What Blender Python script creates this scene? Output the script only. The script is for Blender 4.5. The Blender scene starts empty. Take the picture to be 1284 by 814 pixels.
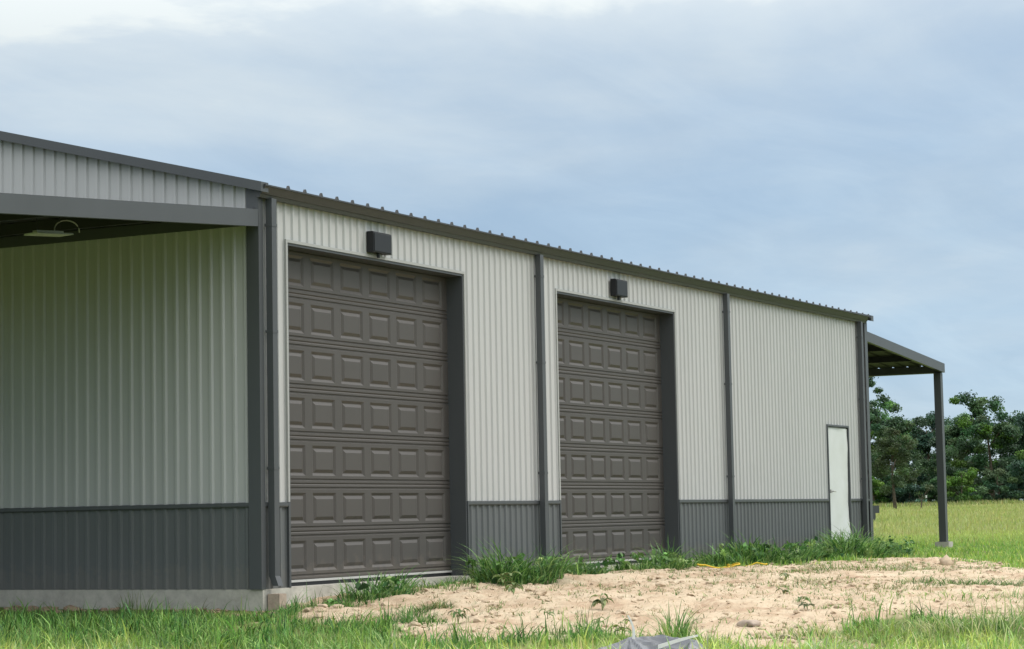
import bpy, bmesh, math, random
import numpy as np
from mathutils import Matrix, Vector

C = bpy.context.scene.collection
random.seed(7)
RNG = np.random.default_rng(11)

# ------------------------------------------------------------------ camera
cam = bpy.data.objects.new('camera', bpy.data.cameras.new('camera'))
C.objects.link(cam)
cam.data.sensor_width = 36.0
cam.data.lens = 78.33
cam.data.clip_end = 4000.0
_r = Vector((0.46371946, -0.88578383, -0.01874222))
_u = Vector((-0.06701579, -0.05616152, 0.99617005))
_d = Vector((0.88344391, 0.46068741, 0.08540469))
cam.matrix_world = Matrix(((_r.x, _u.x, -_d.x, -18.86346), (_r.y, _u.y, -_d.y, -12.81308),
                           (_r.z, _u.z, -_d.z, 0.686505), (0, 0, 0, 1)))
bpy.context.scene.camera = cam

# ------------------------------------------------------------------ light and exposure
SUN_EL, SUN_ROT = math.radians(50), math.radians(146)
scn = bpy.context.scene
scn.view_settings.view_transform = 'Standard'
scn.view_settings.look = 'None'
scn.view_settings.exposure = 1.05
scn.view_settings.gamma = 1.0
sl = bpy.data.lights.new('sun', 'SUN')
sl.energy = 0.95
sl.angle = math.radians(22)
sl.color = (1.0, 0.95, 0.87)
sun = bpy.data.objects.new('sun', sl)
C.objects.link(sun)
to_sun = Vector((math.sin(SUN_ROT) * math.cos(SUN_EL), math.cos(SUN_ROT) * math.cos(SUN_EL), math.sin(SUN_EL)))
sun.rotation_euler = to_sun.to_track_quat('Z', 'Y').to_euler()
sun.location = (0, 0, 60)

world = bpy.data.worlds.new('World')
scn.world = world
world.use_nodes = True


def nd(nt, typ, **kw):
    n = nt.nodes.new(typ)
    for k, v in kw.items():
        if k == 'inp':
            for kk, vv in v.items():
                n.inputs[kk].default_value = vv
        else:
            setattr(n, k, v)
    return n


def ramp(nt, stops, interp='LINEAR'):
    n = nt.nodes.new('ShaderNodeValToRGB')
    cr = n.color_ramp
    cr.interpolation = interp
    while len(cr.elements) < len(stops):
        cr.elements.new(0.5)
    for e, (p, c) in zip(cr.elements, stops):
        e.position = p
        e.color = (c, c, c, 1) if not hasattr(c, '__len__') else (*c, 1)
    return n


def build_world():
    nt = world.node_tree
    L = nt.links.new
    bg = nt.nodes['Background']
    bg.inputs['Strength'].default_value = 0.1
    sky = nd(nt, 'ShaderNodeTexSky', sky_type='NISHITA', sun_disc=False)
    sky.sun_elevation, sky.sun_rotation = SUN_EL, SUN_ROT
    sky.air_density, sky.dust_density, sky.ozone_density = 1.0, 0.6, 1.5
    tc = nd(nt, 'ShaderNodeTexCoord')
    sep = nd(nt, 'ShaderNodeSeparateXYZ')
    L(tc.outputs['Generated'], sep.inputs[0])
    z = nd(nt, 'ShaderNodeMath', operation='MAXIMUM', inp={1: 0.0})
    L(sep.outputs['Z'], z.inputs[0])
    zo = nd(nt, 'ShaderNodeMath', operation='ADD', inp={1: 0.13})
    L(z.outputs[0], zo.inputs[0])
    dx = nd(nt, 'ShaderNodeMath', operation='DIVIDE'); L(sep.outputs['X'], dx.inputs[0]); L(zo.outputs[0], dx.inputs[1])
    dy = nd(nt, 'ShaderNodeMath', operation='DIVIDE'); L(sep.outputs['Y'], dy.inputs[0]); L(zo.outputs[0], dy.inputs[1])
    pv = nd(nt, 'ShaderNodeCombineXYZ'); L(dx.outputs[0], pv.inputs[0]); L(dy.outputs[0], pv.inputs[1])
    n1 = nd(nt, 'ShaderNodeTexNoise', inp={'Scale': 0.85, 'Detail': 7.0, 'Roughness': 0.52, 'Distortion': 0.5})
    L(pv.outputs[0], n1.inputs['Vector'])
    n2 = nd(nt, 'ShaderNodeTexNoise', inp={'Scale': 2.6, 'Detail': 6.0, 'Roughness': 0.6, 'Distortion': 0.3})
    L(pv.outputs[0], n2.inputs['Vector'])
    # coverage grows towards the zenith
    cov = ramp(nt, [(0.0, 0.12), (0.08, 0.05), (0.155, 0.05), (0.195, 0.17), (0.24, 0.38), (0.5, 0.5), (1.0, 0.5)], 'EASE')
    L(z.outputs[0], cov.inputs[0])
    mixn = nd(nt, 'ShaderNodeMath', operation='MULTIPLY_ADD', inp={1: 0.30})
    L(n2.outputs['Fac'], mixn.inputs[0]); L(n1.outputs['Fac'], mixn.inputs[2])
    addc = nd(nt, 'ShaderNodeMath', operation='ADD'); L(mixn.outputs[0], addc.inputs[0]); L(cov.outputs[0], addc.inputs[1])
    mask = ramp(nt, [(0.60, 0.0), (0.78, 0.22), (0.95, 0.58), (1.20, 1.0)])
    L(addc.outputs[0], mask.inputs[0])
    # thin grey-blue veil over the clear sky, then the white cloud
    veil = nd(nt, 'ShaderNodeMix', data_type='RGBA')
    veil.inputs['Factor'].default_value = 0.86
    veilc = ramp(nt, [(0.0, (0.2444, 0.3185, 0.3852)), (0.06, (0.1941, 0.2778, 0.3741)), (0.12, (0.1852, 0.2556, 0.3370)), (0.3, (0.2370, 0.2963, 0.3630)), (1.0, (0.6200, 0.7000, 0.8000))])
    L(z.outputs[0], veilc.inputs[0])
    stv = nd(nt, 'ShaderNodeMapping'); stv.inputs['Rotation'].default_value = (0, 0, .5); stv.inputs['Scale'].default_value = (1.0, 2.2, 1.0)
    L(pv.outputs[0], stv.inputs[0])
    n3 = nd(nt, 'ShaderNodeTexNoise', inp={'Scale': 1.5, 'Detail': 6.0, 'Roughness': 0.58, 'Distortion': 0.8}); L(stv.outputs[0], n3.inputs['Vector'])
    st = ramp(nt, [(0.30, (.86, .87, .89)), (0.5, (.97, .955, .95)), (0.72, (1.13, 1.08, 1.03))]); L(n3.outputs['Fac'], st.inputs[0])
    vm = nd(nt, 'ShaderNodeVectorMath', operation='MULTIPLY'); L(veilc.outputs[0], vm.inputs[0]); L(st.outputs[0], vm.inputs[1])
    sc10 = nd(nt, 'ShaderNodeVectorMath', operation='SCALE'); sc10.inputs['Scale'].default_value = 10.0
    L(vm.outputs[0], sc10.inputs[0])
    L(sky.outputs[0], veil.inputs['A']); L(sc10.outputs[0], veil.inputs['B'])
    cl = nd(nt, 'ShaderNodeMix', data_type='RGBA')
    cc = ramp(nt, [(0.0, (0.3609, 0.3985, 0.4173)), (0.2, (0.3759, 0.4098, 0.4173)), (0.45, (0.8600, 0.8900, 0.9000)), (1.0, (1.0000, 1.0000, 1.0000))])
    L(z.outputs[0], cc.inputs[0])
    c10 = nd(nt, 'ShaderNodeVectorMath', operation='SCALE'); c10.inputs['Scale'].default_value = 10.0
    L(cc.outputs[0], c10.inputs[0]); L(c10.outputs[0], cl.inputs['B'])
    L(mask.outputs[0], cl.inputs['Factor']); L(veil.outputs['Result'], cl.inputs['A'])
    L(cl.outputs['Result'], bg.inputs['Color'])


build_world()

# ------------------------------------------------------------------ helpers


def smooth(a, b, x):
    t = np.clip((x - a) / (b - a), 0, 1)
    return t * t * (3 - 2 * t)


_perm = np.random.default_rng(3).random((256, 256))


def vnoise(x, y):
    xi = np.floor(x).astype(int); yi = np.floor(y).astype(int)
    fx = x - xi; fy = y - yi
    fx = fx * fx * (3 - 2 * fx); fy = fy * fy * (3 - 2 * fy)
    p = lambda a, b: _perm[a & 255, b & 255]
    return (p(xi, yi) * (1 - fx) + p(xi + 1, yi) * fx) * (1 - fy) + (p(xi, yi + 1) * (1 - fx) + p(xi + 1, yi + 1) * fx) * fy - 0.5


def fbm(x, y, o=4, rough=0.5):
    s = 0; a = 1.0
    for k in range(o):
        s = s + a * vnoise(x * 2 ** k + 17.3 * k, y * 2 ** k + 9.1 * k)
        a *= rough
    return s


class MB:
    def __init__(self):
        self.v = []; self.f = []

    def quad(self, *p):
        n = len(self.v); self.v += [tuple(q) for q in p]; self.f.append(tuple(range(n, n + len(p))))

    def box(self, x0, x1, y0, y1, z0, z1):
        n = len(self.v)
        self.v += [(x0, y0, z0), (x1, y0, z0), (x1, y1, z0), (x0, y1, z0), (x0, y0, z1), (x1, y0, z1), (x1, y1, z1), (x0, y1, z1)]
        self.f += [tuple(n + i for i in q) for q in ((0, 3, 2, 1), (4, 5, 6, 7), (0, 1, 5, 4), (1, 2, 6, 5), (2, 3, 7, 6), (3, 0, 4, 7))]
        return self

    def prism(self, prof, a, b, fn):
        """extrude a closed profile [(u,w)] from a to b; fn(u,w,t)->xyz"""
        n = len(self.v); k = len(prof)
        self.v += [fn(u, w, a) for u, w in prof] + [fn(u, w, b) for u, w in prof]
        for i in range(k):
            j = (i + 1) % k
            self.f.append((n + i, n + j, n + k + j, n + k + i))
        self.f.append(tuple(n + i for i in reversed(range(k))))
        self.f.append(tuple(n + k + i for i in range(k)))
        return self

    def tube(self, pts, r, seg=6, cap=True):
        pts = [Vector(p) for p in pts]
        rs = r if hasattr(r, '__len__') else [r] * len(pts)
        n0 = len(self.v)
        for i, p in enumerate(pts):
            t = (pts[min(i + 1, len(pts) - 1)] - pts[max(i - 1, 0)]).normalized()
            a = t.orthogonal().normalized() if abs(t.z) > 0.9 else Vector((0, 0, 1)).cross(t).normalized()
            b = t.cross(a)
            for s in range(seg):
                th = 2 * math.pi * s / seg
                self.v.append(tuple(p + (a * math.cos(th) + b * math.sin(th)) * rs[i]))
        for i in range(len(pts) - 1):
            for s in range(seg):
                q = n0 + i * seg
                self.f.append((q + s, q + (s + 1) % seg, q + seg + (s + 1) % seg, q + seg + s))
        if cap:
            self.f.append(tuple(n0 + s for s in reversed(range(seg))))
            self.f.append(tuple(n0 + (len(pts) - 1) * seg + s for s in range(seg)))
        return self

    def mesh(self, name, mat, sm=False):
        me = bpy.data.meshes.new(name)
        me.from_pydata(self.v, [], self.f)
        bm = bmesh.new(); bm.from_mesh(me)
        bmesh.ops.recalc_face_normals(bm, faces=bm.faces)
        bm.to_mesh(me); bm.free()
        me.materials.append(mat)
        if sm:
            for p in me.polygons: p.use_smooth = True
        return me

    def build(self, name, mat, parent=None, sm=False):
        return link(name, self.mesh(name, mat, sm), parent)


def link(name, me, parent=None, loc=None):
    o = bpy.data.objects.new(name, me)
    C.objects.link(o)
    if parent is not None: o.parent = parent
    if loc is not None: o.location = loc
    return o


def tag(o, label, cat, group=None):
    o['label'] = label; o['category'] = cat
    if group: o['group'] = group
    return o


def thing(name, label, cat, loc, group=None, rz=0.0):
    o = bpy.data.objects.new(name, None)
    C.objects.link(o); o.location = loc; o.rotation_euler.z = rz
    o.empty_display_size = 0.1
    return tag(o, label, cat, group)


def bevel(o, w=0.006, seg=2):
    m = o.modifiers.new('bevel', 'BEVEL'); m.width = w; m.segments = seg; m.limit_method = 'ANGLE'
    return o


# ------------------------------------------------------------------ materials


def mat_new(name):
    m = bpy.data.materials.new(name); m.use_nodes = True
    return m, m.node_tree, m.node_tree.nodes['Principled BSDF']


def painted_metal(name, col, rough=0.42, var=0.06, dirt=None, bump=0.15, spec=0.4, sheetvar=0.022):
    m, nt, b = mat_new(name); L = nt.links.new
    tc = nd(nt, 'ShaderNodeNewGeometry')
    mp = nd(nt, 'ShaderNodeMapping'); mp.inputs['Scale'].default_value = (1.0, 1.0, 0.22)
    L(tc.outputs['Position'], mp.inputs[0])
    n = nd(nt, 'ShaderNodeTexNoise', inp={'Scale': 2.2, 'Detail': 6.0, 'Roughness': 0.6}); L(mp.outputs[0], n.inputs['Vector'])
    r = ramp(nt, [(0.25, tuple(c * (1 - var) for c in col)), (0.75, tuple(min(1, c * (1 + var)) for c in col))])
    L(n.outputs['Fac'], r.inputs[0])
    out = r.outputs[0]
    if dirt:                                   # rain-splash mud along the foot and faint run-off streaks
        sp = nd(nt, 'ShaderNodeSeparateXYZ'); L(tc.outputs['Position'], sp.inputs[0])
        n2 = nd(nt, 'ShaderNodeTexNoise', inp={'Scale': 9.0, 'Detail': 5.0, 'Roughness': 0.65}); L(tc.outputs['Position'], n2.inputs['Vector'])
        ad = nd(nt, 'ShaderNodeMath', operation='MULTIPLY_ADD', inp={1: -0.7}); L(n2.outputs['Fac'], ad.inputs[0]); L(sp.outputs['Z'], ad.inputs[2])
        rz = ramp(nt, [(0.0, dirt[1]), (0.12, 0.0)])
        a2 = nd(nt, 'ShaderNodeMath', operation='ADD', inp={1: 0.22}); L(ad.outputs[0], a2.inputs[0])
        L(a2.outputs[0], rz.inputs[0])
        mx = nd(nt, 'ShaderNodeMix', data_type='RGBA'); mx.inputs['B'].default_value = (*dirt[0], 1)
        L(rz.outputs[0], mx.inputs['Factor']); L(out, mx.inputs['A']); out = mx.outputs['Result']
    oi = nd(nt, 'ShaderNodeObjectInfo')                 # sheet-to-sheet batch difference
    ov = ramp(nt, [(0.0, 1 - 2 * sheetvar), (1.0, 1.0)]); L(oi.outputs['Random'], ov.inputs[0])
    om = nd(nt, 'ShaderNodeMix', data_type='RGBA', blend_type='MULTIPLY'); om.inputs['Factor'].default_value = 1.0; om.clamp_factor = False
    L(out, om.inputs['A']); L(ov.outputs[0], om.inputs['B']); out = om.outputs['Result']
    L(out, b.inputs['Base Color'])
    b.inputs['Roughness'].default_value = rough
    b.inputs['Specular IOR Level'].default_value = spec
    n3 = nd(nt, 'ShaderNodeTexNoise', inp={'Scale': 1.6, 'Detail': 2.0}); L(tc.outputs['Position'], n3.inputs['Vector'])
    bp = nd(nt, 'ShaderNodeBump', inp={'Strength': bump, 'Distance': 0.02}); L(n3.outputs['Fac'], bp.inputs['Height'])
    L(bp.outputs[0], b.inputs['Normal'])
    return m


MUD = ((0.30, 0.24, 0.18), 0.10)
M_WALL = painted_metal('wall_paint', (0.428, 0.434, 0.434), 0.45, 0.035)
M_WAINS = painted_metal('wainscot_paint', (0.106, 0.114, 0.119), 0.42, 0.08, MUD)
M_TRIM = painted_metal('trim_paint', (0.0657, 0.0715, 0.0774), 0.42, 0.06)
M_GUTTER = painted_metal('gutter_paint', (0.0453, 0.0482, 0.0518), 0.45, 0.08)
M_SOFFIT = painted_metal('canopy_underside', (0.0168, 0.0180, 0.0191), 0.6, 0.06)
M_ROOF = painted_metal('roof_paint', (0.0730, 0.0766, 0.0788), 0.45, 0.06)
M_DOOR = painted_metal('door_paint', (0.0642, 0.0591, 0.0555), 0.5, 0.05, MUD, 0.08)
M_BLACK = painted_metal('black_housing', (0.0093, 0.0106, 0.0133), 0.45, 0.1)
M_PALE = painted_metal('pale_trim', (0.3212, 0.3285, 0.3212), 0.45, 0.05)
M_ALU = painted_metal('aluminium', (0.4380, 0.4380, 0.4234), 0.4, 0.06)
M_WHITE = painted_metal('white_paint', (0.5693, 0.5766, 0.5620), 0.5, 0.03)


def simple(name, col, rough=0.7, scale=8.0, var=0.15, bump=0.3, dist=0.01, spec=0.3):
    m, nt, b = mat_new(name); L = nt.links.new
    tc = nd(nt, 'ShaderNodeTexCoord')
    n = nd(nt, 'ShaderNodeTexNoise', inp={'Scale': scale, 'Detail': 8.0, 'Roughness': 0.65}); L(tc.outputs['Object'], n.inputs['Vector'])
    r = ramp(nt, [(0.28, tuple(c * (1 - var) for c in col)), (0.72, tuple(min(1, c * (1 + var)) for c in col))])
    L(n.outputs['Fac'], r.inputs[0]); L(r.outputs[0], b.inputs['Base Color'])
    b.inputs['Roughness'].default_value = rough
    b.inputs['Specular IOR Level'].default_value = spec
    bp = nd(nt, 'ShaderNodeBump', inp={'Strength': bump, 'Distance': dist}); L(n.outputs['Fac'], bp.inputs['Height'])
    L(bp.outputs[0], b.inputs['Normal'])
    return m


M_CONC = simple('concrete', (0.41, 0.395, 0.355), 0.85, 7.0, 0.24, 0.5, 0.015)
M_CLOD = simple('clod_soil', (0.30, 0.215, 0.155), 0.95, 14.0, 0.25, 0.6)
M_SANDCLOD = simple('sand_clod', (0.4526, 0.3577, 0.2555), 0.95, 14.0, 0.2, 0.6)
M_ROCK = simple('rock', (0.36, 0.29, 0.235), 0.9, 18.0, 0.2, 0.6)
M_BARK = simple('bark', (0.10, 0.08, 0.06), 0.9, 6.0, 0.3, 0.8, 0.05)
M_TARP = simple('tarp_fabric', (0.115, 0.122, 0.138), 0.42, 30.0, 0.15, 0.3, 0.005, 0.5)
M_STRIP = simple('white_plastic', (0.6250, 0.6250, 0.6167), 0.4, 10.0, 0.06, 0.2, 0.005)
M_FILM = simple('white_film', (0.5569, 0.5794, 0.5719), 0.35, 3.0, 0.05, 0.4, 0.02, 0.5)
M_YELLOW = simple('yellow_plastic', (0.6522, 0.4522, 0.0261), 0.5, 10.0, 0.1, 0.2)
M_STEM = simple('weed_stem', (0.16, 0.19, 0.07), 0.8, 10.0, 0.15, 0.2)
M_LED = simple('lamp_diffuser', (0.4526, 0.4818, 0.4234), 0.5, 4.0, 0.05, 0.1)


def leafmat(name, trans=0.3, rough=0.5):
    m, nt, b = mat_new(name); L = nt.links.new
    at = nd(nt, 'ShaderNodeAttribute', attribute_name='col')
    L(at.outputs['Color'], b.inputs['Base Color'])
    b.inputs['Roughness'].default_value = rough
    b.inputs['Specular IOR Level'].default_value = 0.25
    tr = nd(nt, 'ShaderNodeBsdfTranslucent')
    g = nd(nt, 'ShaderNodeVectorMath', operation='MULTIPLY'); g.inputs[1].default_value = (1.1, 1.15, 0.75)
    L(at.outputs['Color'], g.inputs[0]); L(g.outputs[0], tr.inputs['Color'])
    mx = nd(nt, 'ShaderNodeMixShader'); mx.inputs[0].default_value = trans
    out = nt.nodes['Material Output']
    L(b.outputs[0], mx.inputs[1]); L(tr.outputs[0], mx.inputs[2]); L(mx.outputs[0], out.inputs['Surface'])
    return m


M_BLADE = leafmat('grass_blade', 0.35)
M_LEAF = leafmat('tree_leaf', 0.25, 0.55)

# ------------------------------------------------------------------ terrain
SAND = [(-0.9, -0.85), (0.4, -0.3), (1.2, -0.12), (2.41, -0.1), (3.3, -0.22), (4.3, -0.9), (6.16, -0.75), (8.0, -0.65), (9.6, -0.9), (11.6, -1.5),
        (13.6, -1.6), (15.6, -1.5), (16.3, -1.9), (14.92, -2.95), (12.33, -4.19), (11.12, -4.9), (9.2, -6.2), (6.5, -7.8), (3.4, -8.0),
        (1.8, -7.34), (1.21, -6.88), (0.83, -6.62), (0.25, -6.44), (-1.04, -6.45), (-1.83, -6.33), (-1.66, -5.7), (-1.24, -4.79),
        (-0.98, -4.37), (-1.59, -4.05), (-2.09, -3.69), (-2.01, -3.17), (-0.8, -1.88), (-0.5, -1.2)]


def poly_sd(x, y, poly):
    """signed distance, positive inside"""
    best = np.full(x.shape, 1e9); inside = np.zeros(x.shape, bool)
    n = len(poly)
    for i in range(n):
        ax, ay = poly[i]; bx, by = poly[(i + 1) % n]
        ex, ey = bx - ax, by - ay
        t = np.clip(((x - ax) * ex + (y - ay) * ey) / (ex * ex + ey * ey), 0, 1)
        best = np.minimum(best, np.hypot(x - ax - t * ex, y - ay - t * ey))
        c = ((ay > y) != (by > y)) & (x < (bx - ax) * (y - ay) / (by - ay + 1e-12) + ax)
        inside ^= c
    return np.where(inside, best, -best)


def sand_mask(x, y):
    near = (x > -6) & (x < 22) & (y > -12) & (y < 3)
    s = np.full(x.shape, -5.0)
    if near.any():
        s[near] = poly_sd(x[near], y[near], SAND) + 0.8 * fbm(x[near] * 1.5 + 40, y[near] * 1.5, 5, 0.65)
    return smooth(-0.14, 0.14, s)


def base_h(x, y):
    x = np.asarray(x, float); y = np.asarray(y, float)
    zw = np.interp(x, [-8, -3, -.7, 0, 1.5, 4, 7, 12, 20, 30], [-.34, -.31, -.275, -.205, -.13, -.1, -.05, -.06, -.09, -.1])
    d = np.clip(-y, 0, 40)
    z = zw - .022 * np.minimum(d, 6) - .03 * np.clip(d - 6, 0, 20) - .015 * np.clip(-8 - x, 0, 30)
    r = np.clip(x - 30, 0, 150)
    return z + .0070 * r * smooth(0, 40, r)


def ground_h(x, y):
    x = np.asarray(x, float); y = np.asarray(y, float)
    z = base_h(x, y)
    near = np.exp(-np.clip(np.hypot(x - 5, y + 3) - 16, 0, 60) / 6)
    s = sand_mask(np.atleast_1d(x), np.atleast_1d(y)).reshape(x.shape)
    z = z + near * (0.05 * fbm(x * .5, y * .5, 3) + (0.02 + 0.034 * s) * fbm(x * 2.1 + 5, y * 2.1, 4, .6))
    z = z + near * s * 0.046 * np.abs(fbm(x * 7 + 2, y * 7, 3, .6)) + near * s * 0.008
    inside = smooth(-0.02, 0.25, y) * smooth(0.0, 0.3, x) * (x < 24)
    return z - 0.04 * inside * near


def axis(fine0, fine1, step, lo, hi):
    a = list(np.arange(fine0, fine1 + 1e-6, step)); s = step
    v = fine1; right = []
    while v < hi: s *= 1.13; v += s; right.append(v)
    s = step; v = fine0; left = []
    while v > lo: s *= 1.13; v -= s; left.append(v)
    return np.array(left[::-1] + a + right)


def build_ground():
    xs = axis(-6.5, 17, 0.06, -1500, 2500); ys = axis(-9.5, 1.0, 0.05, -2000, 2000)
    X, Y = np.meshgrid(xs, ys, indexing='ij')
    Z = ground_h(X, Y)
    nx, ny = X.shape
    co = np.stack([X, Y, Z], -1).reshape(-1, 3)
    idx = np.arange(nx * ny).reshape(nx, ny)
    q = np.stack([idx[:-1, :-1], idx[1:, :-1], idx[1:, 1:], idx[:-1, 1:]], -1).reshape(-1, 4)
    me = bpy.data.meshes.new('ground')
    me.vertices.add(len(co)); me.vertices.foreach_set('co', co.ravel())
    me.loops.add(q.size); me.loops.foreach_set('vertex_index', q.ravel())
    me.polygons.add(len(q)); me.polygons.foreach_set('loop_start', np.arange(0, q.size, 4)); me.polygons.foreach_set('loop_total', np.full(len(q), 4))
    me.update(); me.validate()
    a = me.attributes.new('sand', 'FLOAT', 'POINT'); a.data.foreach_set('value', sand_mask(X, Y).ravel())
    me.polygons.foreach_set('use_smooth', np.ones(len(q), bool))
    m, nt, b = mat_new('ground_soil'); L = nt.links.new
    at = nd(nt, 'ShaderNodeAttribute', attribute_name='sand')
    tc = nd(nt, 'ShaderNodeTexCoord')
    mp = nd(nt, 'ShaderNodeMapping'); mp.inputs['Rotation'].default_value = (0, 0, -0.45); mp.inputs['Scale'].default_value = (1.0, 1.6, 1.0)
    L(tc.outputs['Object'], mp.inputs[0])
    nA = nd(nt, 'ShaderNodeTexNoise', inp={'Scale': 1.1, 'Detail': 9.0, 'Roughness': 0.7, 'Distortion': 0.9}); L(mp.outputs[0], nA.inputs['Vector'])
    nB = nd(nt, 'ShaderNodeTexNoise', inp={'Scale': 16.0, 'Detail': 8.0, 'Roughness': 0.7}); L(mp.outputs[0], nB.inputs['Vector'])
    sandc = ramp(nt, [(0.30, (0.3307, 0.2205, 0.1457)), (0.41, (0.4488, 0.3307, 0.2283)), (0.52, (0.5512, 0.4409, 0.3150)), (0.72, (0.5984, 0.5118, 0.3780))])
    L(nA.outputs['Fac'], sandc.inputs[0])
    finec = ramp(nt, [(0.3, 0.5), (0.46, 0.98), (0.75, 1.08)]); L(nB.outputs['Fac'], finec.inputs[0])
    sm = nd(nt, 'ShaderNodeMix', data_type='RGBA', blend_type='MULTIPLY'); sm.inputs['Factor'].default_value = 0.8
    L(sandc.outputs[0], sm.inputs['A']); L(finec.outputs[0], sm.inputs['B'])
    # soil under the grass near, field colour farther
    nC = nd(nt, 'ShaderNodeTexNoise', inp={'Scale': 0.09, 'Detail': 9.0, 'Roughness': 0.68}); L(tc.outputs['Object'], nC.inputs['Vector'])
    turf = ramp(nt, [(0.3, (0.075, 0.11, 0.03)), (0.5, (0.14, 0.18, 0.055)), (0.68, (0.22, 0.22, 0.085))]); L(nC.outputs['Fac'], turf.inputs[0])
    mx = nd(nt, 'ShaderNodeMix', data_type='RGBA'); L(at.outputs['Fac'], mx.inputs['Factor']); L(turf.outputs[0], mx.inputs['A']); L(sm.outputs['Result'], mx.inputs['B'])
    L(mx.outputs['Result'], b.inputs['Base Color'])
    b.inputs['Roughness'].default_value = 0.95; b.inputs['Specular IOR Level'].default_value = 0.15
    bp = nd(nt, 'ShaderNodeBump', inp={'Strength': 0.9, 'Distance': 0.03}); L(nB.outputs['Fac'], bp.inputs['Height']); L(bp.outputs[0], b.inputs['Normal'])
    me.materials.append(m)
    o = link('ground', me); o['kind'] = 'structure'
    return o


build_ground()

# ------------------------------------------------------------------ the building
WX0, WX1, DEPTH = 0.09, 19.35, 12.4
EAVE, SLOPE = 4.0, 0.25
ZW0, ZW1 = 0.82, 0.871
RIB = 0.1465
D1, D2, ED = (0.60, 4.41), (6.92, 10.735), (17.15, 18.20)
DTOP, EDTOP = 3.572, 2.105

B = thing('metal_building', 'long pale ribbed steel shop with charcoal wainscot, two brown overhead doors and side canopies', 'building', (0, 0, 0))


def rib_pts(u0, u1):
    """(u, height) of the ribbed panel between u0 and u1; ribs centred on multiples of RIB"""
    pts = set([u0, u1]); out = []
    k0 = int(math.floor(u0 / RIB)) - 1; k1 = int(math.ceil(u1 / RIB)) + 1
    brk = []
    for k in range(k0, k1 + 1):
        c = k * RIB
        brk += [(c - .030, 0), (c - .013, .0195), (c + .013, .0195), (c + .030, 0)]

    def h(u):
        for (a, ha), (b, hb) in zip(brk[:-1], brk[1:]):
            if a <= u <= b: return ha + (hb - ha) * (u - a) / (b - a)
        return 0
    us = sorted(pts | {a for a, _ in brk if u0 < a < u1})
    return [(u, h(u)) for u in us]


def sheet(name, mat, u0, u1, z0, ztop, fn, parent=B):
    """one ribbed sheet; ztop a number or a function of u; fn(u,h,z)->xyz"""
    mb = MB(); P = rib_pts(u0, u1)
    zt = ztop if callable(ztop) else (lambda u: ztop)
    for (a, ha), (b, hb) in zip(P[:-1], P[1:]):
        mb.quad(fn(a, ha, z0), fn(b, hb, z0), fn(b, hb, zt(b)), fn(a, ha, zt(a)))
    return mb.build(name, mat, parent)


def sheets(name, mat, a, b, z0, zt, fn):
    k = math.floor((a - WX0) / (6 * RIB) + 1e-6)
    u = a
    while u < b - 1e-4:
        k += 1
        v = min(b, WX0 + k * 6 * RIB)
        if v - u > 0.02: sheet(name, mat, u, v, z0, zt, fn)
        elif v < b: pass
        u = v


front = lambda u, h, z: (u, -h - 0.004, z)
leftw = lambda u, h, z: (WX0 - h - 0.004, u, z)
for a, b, zb in ((WX0, D1[0], None), (D1[0], D1[1], DTOP), (D1[1], D2[0], None), (D2[0], D2[1], DTOP), (D2[1], ED[0], None), (ED[0], ED[1], EDTOP), (ED[1], WX1, None)):
    sheets('wall_sheet', M_WALL, a, b, zb or ZW1 - 0.01, 4.02, front)
    if zb is None:
        sheets('wainscot_sheet', M_WAINS, a, b, -0.01, ZW0 + 0.01, front)
rake = lambda u: 4.095 + SLOPE * (u if u < 6.2 else 12.4 - u)
sheets('wall_sheet', M_WALL, 0.0, DEPTH, ZW1 - 0.01, rake, leftw)
sheets('wainscot_sheet', M_WAINS, 0.0, DEPTH, -0.01, ZW0 + 0.01, leftw)
sheet('back_wall_sheet', M_WALL, WX0, WX1, 0, 4.05, lambda u, h, z: (u, DEPTH + h, z))
sheet('end_wall_sheet', M_WALL, 0, DEPTH, 0, rake, lambda u, h, z: (WX1 + h, u, z))

# foundation and floor slab
MB().box(WX0 - .015, WX1 + .01, -0.035, DEPTH + .02, -0.75, -0.012).build('foundation', M_CONC, B)

# trims
def trim(name, mat, boxes, parent=B):
    m = MB()
    for q in boxes: m.box(*q)
    return m.build(name, mat, parent)


for a, b in ((WX0, D1[0] - .004), (D1[1] + .004, D2[0] - .004), (D2[1] + .004, ED[0] - .024), (ED[1] + .024, WX1)):
    m = MB().prism([(-.001, ZW1), (-.038, ZW1 - .006), (-.038, ZW0 + .012), (-.033, ZW0), (-.001, ZW0)], a, b, lambda u, w, t: (t, u, w))
    m.build('wainscot_trim', M_TRIM, B)
MB().prism([(-.001, ZW1), (-.038, ZW1 - .006), (-.038, ZW0 + .012), (-.033, ZW0), (-.001, ZW0)], 0.002, DEPTH, lambda u, w, t: (WX0 + u, t, w)).build('wainscot_trim', M_TRIM, B)
# corner trims (L sections)
m = MB()
m.prism([(-.041, -.041), (.040, -.041), (.040, -.033), (-.033, -.033), (-.033, .11), (-.041, .11)], -.012, 4.082, lambda u, w, t: (WX0 + u, w, t))
m.build('corner_trim', M_TRIM, B)
m = MB()
m.prism([(.041, -.041), (-.10, -.041), (-.10, -.033), (.033, -.033), (.033, .13), (.041, .13)], -.012, 4.02, lambda u, w, t: (WX1 + u, w, t))
m.build('corner_trim', M_TRIM, B)

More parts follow.
